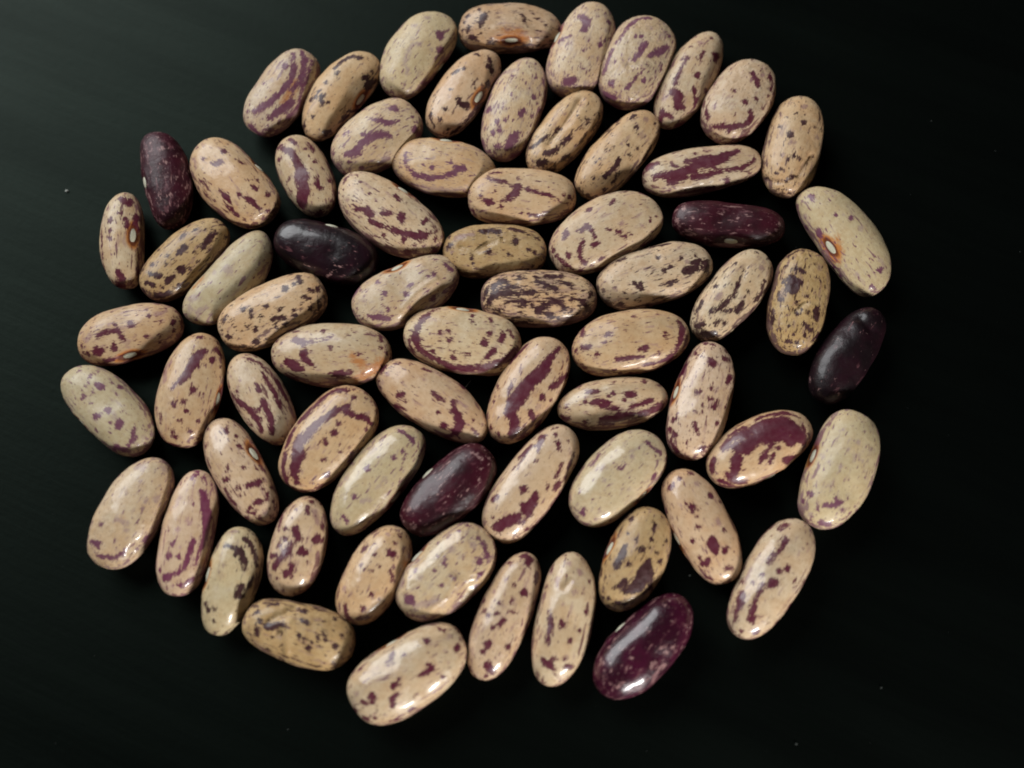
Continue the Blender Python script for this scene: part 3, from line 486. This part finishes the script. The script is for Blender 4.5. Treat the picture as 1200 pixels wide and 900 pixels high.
  marks="Rg: 545,285,9 530,300,6 f; 630,300,10 650,285,6; 685,237,7 f; 555,355,8 f; 640,398,7 f; 760,160,8 790,190,8 830,215,7; 520,230,7 490,280,6; 445,500,10 440,520,8; 800,335,12 790,350,9; 560,180,9 f; 510,550,7 f"),
 dict(name=SP, label="tan bean with a heart-like wine blot and white hilum on its left edge, lower right", bbox=(774.8,549.3,869.8,685.5), w=68, lean='\\', kind='tan', mk='wine', speck=.2, hil=(791,632), bend=.08, rough=.24,
  marks="Rg: 975,320,7; 990,320,6; 930,345,6; 890,385,9 875,395,6; 1010,375,9 f; 1080,430,11; 1085,440,8; 990,490,12; 990,510,8; 1015,540,6; 1012,593,11 1025,585,8; 997,657,9; 1115,560,9 1120,580,8 f; 1152,607,9; 1160,705,11; 1090,660,15 1105,700,11 1080,680,13 1110,720,9; 1060,770,11 1040,775,8 1075,755,7; 1095,797,5; 1030,745,5; 1130,465,6; 960,475,5; 845,480,4; 1060,835,8 1090,855,6; 1170,800,8 1190,790,6; 1025,500,4"),
 dict(name=SP, label="brownish bean with a charcoal lower blotch, touching the glossy purple bean of the bottom row", bbox=(701.3,593.6,786.5,717), w=71, lean='/', kind='brown', mk='dark', speck=.3, hil=(714,642), bend=.08, wrinkle=.3,
  marks="Rg: 690,515,8; 685,550,7; 798,570,7 798,605,7; 738,705,10; 655,690,11 640,730,16 610,790,11; 675,780,7; 815,720,7; 780,693,5; 820,765,8 835,755,7; 670,622,6; 790,655,5; 660,860,8 630,885,7; 770,770,14 755,820,28 730,870,28 780,840,16; 860,660,7; 870,740,6; Rk: 650,350,9 620,375,8; 760,270,14 750,320,28 725,360,32 690,385,18 650,395,9; 790,290,9 785,330,9; 600,455,6 650,460,7; 570,435,6; 540,400,5; 545,430,5; 570,470,6; 830,250,9; 860,290,6; 600,380,5; 780,380,9"),
 dict(name=SP, label="cream bean with glittering crest highlight and purple rim, directly above the bottom-most bean", bbox=(462.8,612,582.3,729.2), w=80, lean='/', kind='cream', mk='faded', speck=.4, hil=(486,650), bend=.05, rough=.20, wrinkle=.7,
  marks="Rf: 640,360,11 f; 740,330,11 760,350,8 f; 700,395,6; 820,395,13 810,360,9; 780,420,11; 425,615,20; 605,430,9; 610,410,6; 650,502,11; 592,540,8; 555,465,6; 780,485,9; 400,480,8 390,540,10 f; 450,640,8 520,630,10 600,610,8 f; 770,300,6 800,330,6; 570,395,5; 675,580,6; 485,500,7 f; 760,550,7; 700,600,8; 440,690,7 500,700,6; 570,325,6; 680,265,5; 720,240,6; 625,295,6",
  dents="Rf: 430,450,20,-1.4 420,560,20,-1.6; 660,520,18,-2.2 610,600,18,-2.4 540,650,16,-1.8; 730,560,28,2.4 660,650,26,2.4"),
 dict(name=SP, label="slender cream bean with plum spots and bright right flank, right of the bottom-most bean", bbox=(547.5,646.8,634,797.5), w=62, lean='/', kind='pink', mk='wine', speck=.3, rough=.26,
  marks="Rj: 1000,10,14 1030,20,14 1020,50,9; 1070,100,13 1060,130,9; 930,40,8; 1005,190,15 1015,200,8; 945,225,10 940,240,8; 887,245,7; 900,330,9 885,350,8; 950,285,9; 930,285,6; 865,295,8; 800,235,10; 803,285,9; 820,300,7; 852,185,9 f; 910,125,7 f; 825,450,13 820,470,9; 925,462,9; 800,490,7; 820,560,15 840,585,11; 1065,200,6 1050,270,5 1020,350,5 1000,430,4; 838,370,6; 742,480,6 f; 813,608,6; 955,155,5; 970,500,5",
  dents="Rj: 960,300,16,1.2 920,440,16,1.2"),
 dict(name=SP, label="bottom-most bean of the spread, large, cream, with a bright lower right edge", bbox=(406.4,729.3,547.5,850), w=86, lean='/', kind='cream', mk='wine', speck=.2, hil=(459,751), bend=.06, rough=.24, wrinkle=.2,
  marks="Rj: 515,435,13; 510,430,9; 345,490,7 335,520,12 310,550,10; 405,508,6; 530,550,8; 550,575,4 510,595,6 475,610,5; 372,622,8; 350,660,11 385,655,9; 365,700,9 340,730,9; 345,755,10; 240,710,12; 250,715,8; 190,735,9 210,750,8; 240,745,6; 262,782,6; 155,775,7 160,790,7; 210,825,13; 450,775,11 430,785,7; 670,465,12; 665,480,8; 625,547,7 f; 597,615,6; 600,385,5; 575,370,5; 230,547,4; 370,830,9 330,840,6; 160,700,7 f; 500,350,5; 625,410,8 f; 255,820,6; 305,800,4; 180,575,5"),
 dict(name=SP, label="tall blunt cream bean standing upright, just left of the glossy bottom purple bean", bbox=(622.7,646.7,698.5,804.6), w=68, lean='/', kind='cream', mk='wine', speck=.2, side=(630,725), bend=.12, rough=.24,
  marks="Rk: 270,500,7 280,560,14 270,620,9 265,660,7; 340,560,15 335,545,8; 425,595,7; 455,503,6; 375,648,8; 340,465,7 f; 290,735,8; 250,750,13 275,775,12 295,790,7; 360,775,9 390,780,7; 355,738,7; 303,818,6; 310,340,9 312,370,8 f; 263,377,6; 285,300,9 f; 370,260,8 f; 430,300,12 f; 475,350,6; 400,400,8 f; 240,740,8",
  dents="Rk: 350,380,16,1.4 380,340,16,1.2"),
 dict(name=PB, label="glossy purple bean with pale flecks on its lower right side, in the bottom row", bbox=(694.5,695,812.3,820), w=75, lean='/', kind='purple', mk='light', speck=.3, hil=(722.5,731), bend=.04, rough=.22,
  marks="Rk: 850,675,5 830,690,5; 860,705,7; 800,760,7 780,775,5; 850,770,7 820,790,5; 950,568,5; 970,595,4; 897,550,4; 545,755,4; 585,797,5; 548,795,4; 545,857,5; 625,685,3; 685,732,3; 675,780,3; 640,860,6 610,880,6; 895,675,3; 935,680,5; 780,468,3; 850,465,3; 838,535,3; 800,420,3; 640,770,2"),
 dict(name=SP, label="bean with parallel wine streaks at its lower left, lower right corner of the spread", bbox=(851.6,607.5,955.5,749.4), w=71, lean='/', kind='cream', mk='wine', speck=.25, rough=.24,
  marks="Rl: 605,180,11 580,220,8 550,255,8 520,300,7; 430,330,8 400,390,8 f; 480,360,8; 440,395,8; 540,395,16; 530,410,11; 570,340,9; 612,325,7; 380,455,12 370,500,14 355,540,10 350,580,8; 490,410,7 460,470,8 440,520,9 432,585,10; 648,388,8; 625,515,11 600,545,6; 560,605,12; 455,645,13; 445,640,8; 480,573,5; 600,105,8 575,130,8; 710,205,6; 730,140,6; 380,640,6; 690,395,5"),
]


# ------------------------------------------------------------------ bean builder
def parse(txt):
    """'R2: x,y,r x,y,r; x,y,r f; R3: ...' -> [(faint, [[x, y, r...], ...])] in photo pixels"""
    out = []
    reg = None
    for chunk in txt.split(';'):
        toks = chunk.split()
        pts = []
        faint = False
        for t in toks:
            if t.endswith(':'):
                reg = ZR[t[:-1]]
            elif t == 'f':
                faint = True
            else:
                v = [float(q) for q in t.split(',')]
                rr = v[2] * ZK
                rr *= 1.0 + 0.20 * min(1.0, max(0.0, (v[2] - 6) / 6))
                pts.append([reg[0] + v[0] * ZK, reg[1] + v[1] * ZK, rr] + v[3:])
        if pts:
            out.append((faint, pts))
    return out


def hash3(ix, iy, iz):
    n = (ix.astype(np.int64) * 374761393 + iy.astype(np.int64) * 668265263 + iz.astype(np.int64) * 2147483647) & 0x7fffffff
    n = ((n ^ (n >> 13)) * 1274126177) & 0x7fffffff
    n = n ^ (n >> 16)
    return (n & 0xffff) / 65535.0


def vnoise(P):
    F = np.floor(P)
    f = P - F
    f = f * f * (3 - 2 * f)
    r = 0
    for dx in (0, 1):
        for dy in (0, 1):
            for dz in (0, 1):
                w = (f[:, 0] if dx else 1 - f[:, 0]) * (f[:, 1] if dy else 1 - f[:, 1]) * (f[:, 2] if dz else 1 - f[:, 2])
                r = r + w * hash3(F[:, 0] + dx, F[:, 1] + dy, F[:, 2] + dz)
    return r - 0.5


ROT = np.array([[0.36, 0.48, -0.8], [-0.8, 0.6, 0.0], [0.48, 0.64, 0.6]])


def body(a, b, h, sg, bend, egg, lump, seed, nu, nv, n_end=2.35, dimples=()):
    """local vertices of one bean in px units: x along its length, resting on z = 0"""
    t = np.linspace(0, 1, nu + 1)[1:-1]
    ang = math.pi * (t - 0.5)
    # end-to-end parameter, denser near the tips
    x = np.sign(np.sin(ang)) * np.abs(np.sin(ang)) ** (2 / 2.15)
    prof = (1 - np.abs(x) ** n_end) ** (1 / n_end)
    v = np.arange(nv) / nv
    th = 2 * math.pi * v
    th = th + 0.42 * np.sin(th - math.pi / 2 + math.pi)      # crowd the rings towards the top side
    th = th + math.pi / 2
    ct, sn = np.cos(th), np.sin(th)
    p = 2.08
    rr = (np.abs(ct) ** p + np.abs(sn) ** p) ** (-1 / p)
    Y = b * prof[:, None] * (1 + egg * x[:, None]) * (ct * rr)[None, :]
    Z = 0.5 * h * prof[:, None] ** 0.92 * (1 + 0.5 * egg * x[:, None]) * (sn * rr)[None, :]
    X = a * x[:, None] * np.ones(nv)[None, :]
    off = sg * bend * b * (x ** 2 - 0.35)
    Y = Y + off[:, None]
    P = np.stack([X, Y, Z], -1).reshape(-1, 3)
    P = np.vstack([P, [[-a, sg * bend * b * 0.65, 0], [a, sg * bend * b * 0.65, 0]]])
    d = P / np.maximum(np.linalg.norm(P / np.array([a, b, h / 2]), axis=1), 0.2)[:, None] / np.array([a, b, h / 2])
    N0 = d / np.maximum(np.linalg.norm(d, axis=1), 1e-6)[:, None]
    q = P + seed
    dis = lump * (2.6 * vnoise(q / 34.0) + 1.3 * vnoise((q @ ROT) / 17.0 + 50) + 0.35 * vnoise(q / 5.0 + 90))
    for dx, dy, dr, dd in dimples:
        dis = dis - dd * np.exp(-((P[:, 0] - dx * a) ** 2 + ((P[:, 1] - dy * b) * 1.2) ** 2) / dr ** 2) * (P[:, 2] > 0)
    P = P + N0 * dis[:, None]
    return P


def faces(nu, nv):
    F = []
    R = nu - 1
    for i in range(R - 1):
        for j in range(nv):
            k = (j + 1) % nv
            F.append((i * nv + j, i * nv + k, (i + 1) * nv + k, (i + 1) * nv + j))
    p0 = R * nv
    for j in range(nv):
        k = (j + 1) % nv
        F.append((p0, k, j))
        F.append((p0 + 1, (R - 1) * nv + j, (R - 1) * nv + k))
    return F


NU, NV = 112, 92
FACES = faces(NU, NV)


def normals(P, nu, nv):
    R = nu - 1
    G = P[:R * nv].reshape(R, nv, 3)
    du = np.gradient(G, axis=0)
    dv = np.roll(G, -1, 1) - np.roll(G, 1, 1)
    N = np.cross(dv, du).reshape(-1, 3)
    N = N / np.maximum(np.linalg.norm(N, axis=1), 1e-9)[:, None]
    c = G.reshape(-1, 3)
    if np.mean(np.sum(N * (c - c.mean(0)), 1)) < 0:
        N = -N
    return np.vstack([N, [[-1, 0, 0], [1, 0, 0]]])


def segdist(P, pts, S3):
    """distance (px units) from P to a polyline of surface points S3 with radii"""
    best = np.full(len(P), 99.0)
    if len(S3) == 1:
        return np.linalg.norm(P - S3[0], axis=1) - pts[0][2]
    for i in range(len(S3) - 1):
        A, B = S3[i], S3[i + 1]
        AB = B - A
        L2 = max(AB @ AB, 1e-6)
        t = np.clip((P - A) @ AB / L2, 0, 1)
        d = np.linalg.norm(P - (A + t[:, None] * AB), axis=1)
        r = pts[i][2] * (1 - t) + pts[i + 1][2] * t
        best = np.minimum(best, d - r)
    return best


HIL = plain_mat("hilum_white", (0.60, 0.58, 0.44), 0.5)
RNG = random.Random(5)


def hilum_mesh(a, b, c):
    bmv = []
    F = []
    n, m = 7, 16
    for i in range(1, n):
        ph = math.pi * i / n
        for j in range(m):
            t = 2 * math.pi * j / m
            zz = math.cos(ph)
            bmv.append((a * math.sin(ph) * math.cos(t), b * math.sin(ph) * math.sin(t), c * zz - 0.35 * c * math.exp(-(math.sin(ph) * math.sin(t)) ** 2 * 20) * max(zz, 0)))
    bmv += [(0, 0, c * 0.65), (0, 0, -c)]
    for i in range(n - 2):
        for j in range(m):
            k = (j + 1) % m
            F.append((i * m + j, (i + 1) * m + j, (i + 1) * m + k, i * m + k))
    t0 = (n - 1) * m
    for j in range(m):
        k = (j + 1) % m
        F.append((t0, j, k))
        F.append((t0 + 1, (n - 2) * m + k, (n - 2) * m + j))
    me = bpy.data.meshes.new("hilum")
    me.from_pydata(bmv, [], F)
    me.polygons.foreach_set("use_smooth", [True] * len(me.polygons))
    me.materials.append(HIL)
    return me


HIL_MESH = hilum_mesh(9.0 * PX, 4.0 * PX, 2.4 * PX)


def make_bean(name, label, bbox, w, lean, kind, mk, marks, hil=None, bend=0.10, side=None, egg=0.0,
              speck=0.5, lump=1.0, wrinkle=0.0, dents='', stain='', rough=0.33, h=None, hs=1.0):
    x0, y0, x1, y1 = bbox
    tcx, tcy = (x0 + x1) / 2, (y0 + y1) / 2
    hx, hy = (x1 - x0) / 2, (y1 - y0) / 2
    ehx, ehy = hx, hy
    cx, cy = tcx, tcy
    b = w / 2
    hh = h if h else 0.50 * w + 21
    seed = np.array([RNG.uniform(0, 500), RNG.uniform(0, 500), RNG.uniform(0, 500)])
    ref = hil or side
    n_end = RNG.uniform(2.12, 2.60)
    egg = egg + RNG.uniform(-0.07, 0.07)
    dimples = [(RNG.uniform(-.6, .6), RNG.uniform(-.6, .6), RNG.uniform(11, 22), RNG.uniform(0.6, 2.6)) for _ in range(3)]
    dimples.append((RNG.uniform(-.7, .7), RNG.uniform(-.7, .7), RNG.uniform(8, 14), RNG.uniform(-1.0, 0.9)))
    for it in range(6):
        a = math.sqrt(max(ehx ** 2 + ehy ** 2 - b * b, b * b * 1.05))
        c2 = (ehx ** 2 - ehy ** 2) / (a * a - b * b)
        phi = 0.5 * math.acos(max(-1, min(1, c2)))
        if lean == '\\':
            phi = -phi
        # the same axes on the table, at mid height of the bean
        zm = hh / 2 * PX
        C0 = at(cx, cy, zm)
        ux, uy = math.cos(phi), -math.sin(phi)
        A = at(cx + a * ux, cy + a * uy, zm) - at(cx - a * ux, cy - a * uy, zm)
        B = at(cx - b * uy, cy + b * ux, zm) - at(cx + b * uy, cy - b * ux, zm)
        aw = np.linalg.norm(A) / 2 / PX
        yaw = math.atan2(A[1], A[0])
        n = np.array([-math.sin(yaw), math.cos(yaw), 0])
        bw = abs(B @ n) / 2 / PX
        sg = 1.0
        if ref:
            sg = 1.0 if (at(ref[0], ref[1], zm) - C0) @ n > 0 else -1.0
        last = it == 5
        nu, nv = (NU, NV) if last else (40, 32)
        P = body(aw, bw, hh, sg, bend if ref else 0.0, egg, lump, seed, nu, nv, n_end, dimples)
        zoff = -P[:, 2].min()
        R = np.array([[math.cos(yaw), -math.sin(yaw), 0], [math.sin(yaw), math.cos(yaw), 0], [0, 0, 1]])
        T = np.array([C0[0], C0[1], zoff * PX])
        Wd = (P * PX) @ R.T + T
        q = proj(Wd)
        if not last:
            mn, mx = q.min(0), q.max(0)
            cx += tcx - (mn[0] + mx[0]) / 2
            cy += tcy - (mn[1] + mx[1]) / 2
            ehx *= 1 + 0.8 * (hx / ((mx[0] - mn[0]) / 2) - 1)
            ehy *= 1 + 0.8 * (hy / ((mx[1] - mn[1]) / 2) - 1)
    N = normals(P, NU, NV)
    view = CP - Wd
    face = np.sum((N @ R.T) * view, 1) / np.linalg.norm(view, axis=1) > 0.04
    idx = np.nonzero(face)[0]
    qf = q[idx]

    def surf(x, y):
        d = np.hypot(qf[:, 0] - x, qf[:, 1] - y)
        k = np.argpartition(d, 4)[:4]
        wt = 1 / (d[k] + 0.3)
        return (P[idx[k]] * wt[:, None]).sum(0) / wt.sum(), N[idx[k[np.argmin(d[k])]]]

    base = P.copy()
    # grooves, ridges and dents of this very bean
    if dents:
        for _, pts in parse(dents):
            s3 = [surf(p[0], p[1])[0] for p in pts]
            pp = [[p[0], p[1], 0.0, p[3]] for p in pts]
            d = segdist(base, pp, s3)
            r = pts[0][2]
            P = P - N * (1.5 * pts[0][3] * np.exp(-(d / r) ** 2))[:, None]
    mark = np.full(len(P), 12.0)
    faint = np.full(len(P), 12.0)
    stn = np.full(len(P), 20.0)
    for fl, pts in parse(marks):
        s3 = [surf(p[0], p[1])[0] for p in pts]
        d = segdist(base, pts, s3)
        if fl:
            faint = np.minimum(faint, d)
        else:
            mark = np.minimum(mark, d)
    if stain:
        for fl, pts in parse(stain):
            s3 = [surf(p[0], p[1])[0] for p in pts]
            stn = np.minimum(stn, segdist(base, pts, s3))
    if mk == 'light':
        mark = mark + 1.0
    flank = np.clip((0.88 - N[:, 2]) / 0.75, 0, 1)
    if mk == 'light':
        flank = flank * (0.0 if kind == 'black' else 0.55) - (0.8 if kind == 'black' else 0.0)
        speck = speck * 0.7
    ring = np.full(len(P), 4.0)
    hobj = None
    if hil:
        hp, hn = surf(*hil)
        tx = np.array([1.0, 0, 0]) - hn * hn[0]
        tx /= np.linalg.norm(tx)
        ty = np.cross(hn, tx)
        dl = base - hp
        u = (dl @ tx) / (9.8 * hs)
        vv = (dl @ ty) / (5.0 * hs)
        ww = (dl @ hn) / 12
        ring = np.minimum(4.0, np.sqrt((u * 0.92) ** 2 + vv ** 2 + ww ** 2))
        P = P - N * (1.7 * np.exp(-(ring / 1.15) ** 2) - 0.8 * np.exp(-((ring - 1.75) / 0.5) ** 2))[:, None]
        hobj = (hp, hn, tx, ty)

    if mk == 'light':
        ring[:] = 4.0
    me = bpy.data.meshes.new(name)
    me.from_pydata((P * PX).tolist(), [], FACES)
    me.polygons.foreach_set("use_smooth", np.ones(len(me.polygons), dtype=bool))
    for nm, arr in (('mark', mark), ('faint', faint), ('stain', stn), ('ring', ring), ('flank', flank)):
        at_ = me.attributes.new(nm, 'FLOAT', 'POINT')
        at_.data.foreach_set('value', arr.astype(np.float32))
    me.materials.append(bean_mat(kind, mk, speck, rough, wrinkle, RNG))
    me.update()
    o = bpy.data.objects.new(name, me)
    S.collection.objects.link(o)
    o.location = T
    o.rotation_euler = (0, 0, yaw)
    o['label'] = label
    o['category'] = 'bean'
    o['group'] = 'dried beans spread over the black table'
    if hobj:
        hp, hn, tx, ty = hobj
        from mathutils import Matrix
        ho = bpy.data.objects.new("hilum", HIL_MESH)
        S.collection.objects.link(ho)
        ho.parent = o
        c = (hp - hn * 1.8) * PX
        M = Matrix(((tx[0] * hs, ty[0] * hs, hn[0], c[0]), (tx[1] * hs, ty[1] * hs, hn[1], c[1]), (tx[2] * hs, ty[2] * hs, hn[2], c[2]), (0, 0, 0, 1)))
        ho.matrix_local = M
    return o, math.degrees(phi), a, b


for B_ in BEANS:
    make_bean(**B_)

# ------------------------------------------------------------------ lint and crumbs on the table
lint_mat = plain_mat("pale_lint", (0.55, 0.57, 0.52), 0.8)
dim_mat = plain_mat("dull_lint", (0.022, 0.027, 0.023), 0.9)


def crumb(x, y, r, mat, label, seed):
    rg = random.Random(seed)
    import bmesh
    bm = bmesh.new()
    bmesh.ops.create_icosphere(bm, subdivisions=2, radius=r * PX)
    for v in bm.verts:
        v.co *= rg.uniform(0.7, 1.25)
        v.co.z *= 0.6
    me = bpy.data.meshes.new("crumb")
    bm.to_mesh(me)
    bm.free()
    me.materials.append(mat)
    o = bpy.data.objects.new("crumb", me)
    S.collection.objects.link(o)
    p = at(x, y, 0)
    o.location = (p[0], p[1], 0.55 * r * PX)
    o['label'] = label
    o['category'] = 'crumb'
    o['group'] = 'crumbs and lint on the table'
    return o


crumb(78.5, 224, 2.0, lint_mat, "bright tiny white crumb on the empty table left of the upright purple bean", 1)
crumb(1032.5, 806, 1.1, dim_mat, "dim brownish crumb on the black table at lower right", 2)
crumb(933, 872, 1.2, dim_mat, "dull grey-green lint tuft on the black table near the bottom edge", 3)
crumb(808, 674, 1.2, dim_mat, "faint bluish lint speck in the black gap right of the glossy bottom purple bean", 4)


def fibre(pts, r, mat, label):
    cu = []
    F = []
    V = [Vector(at(x, y, z * PX)) for x, y, z in pts]
    m = 6
    for i, p in enumerate(V):
        d = (V[min(i + 1, len(V) - 1)] - V[max(i - 1, 0)]).normalized()
        s = d.cross(Vector((0, 0, 1))).normalized()
        u = s.cross(d)
        for j in range(m):
            t = 2 * math.pi * j / m
            cu.append(p + (s * math.cos(t) + u * math.sin(t)) * r * PX)
    for i in range(len(V) - 1):
        for j in range(m):
            k = (j + 1) % m
            F.append((i * m + j, i * m + k, (i + 1) * m + k, (i + 1) * m + j))
    me = bpy.data.meshes.new("lint_fibre")
    me.from_pydata([tuple(c) for c in cu], [], F)
    me.materials.append(mat)
    o = bpy.data.objects.new("lint_fibre", me)
    S.collection.objects.link(o)
    o['label'] = label
    o['category'] = 'fibre'
    return o


fibre([(552, 446, 3), (549, 449, 4), (546.5, 452.5, 5), (544.5, 454, 5)], 0.28, lint_mat, "short pale lint fibre in the gap above the bean with the wine red crescent")
# fine dust that nobody could count
rg = random.Random(31)
V, F = [], []
for _ in range(110):
    x, y = rg.uniform(-0.10, 0.10), rg.uniform(-0.08, 0.085)
    r = PX * (0.16 + 0.45 * rg.random() ** 4)
    k = len(V)
    el = rg.uniform(0.8, 3.0)
    an = rg.uniform(0, math.pi)
    for dx, dy, dz in ((el, 0, .6), (-el, 0, .6), (0, 1, .5), (0, -1, .5), (0, 0, 1.3), (0, 0, 0)):
        V.append((x + r * (dx * math.cos(an) - dy * math.sin(an)), y + r * (dx * math.sin(an) + dy * math.cos(an)), r * dz))
    for f in ((0, 2, 4), (2, 1, 4), (1, 3, 4), (3, 0, 4), (2, 0, 5), (1, 2, 5), (3, 1, 5), (0, 3, 5)):
        F.append(tuple(k + q for q in f))
me = bpy.data.meshes.new("dust")
me.from_pydata(V, [], F)
me.materials.append(plain_mat("fine_dust", (0.045, 0.052, 0.048), 0.9))
du = bpy.data.objects.new("dust", me)
S.collection.objects.link(du)
du['kind'] = 'stuff'
du['category'] = 'dust'
du['label'] = "fine barely visible dust scattered over the black table top"

S.cycles.use_denoising = True
S.cycles.filter_width = 1.9
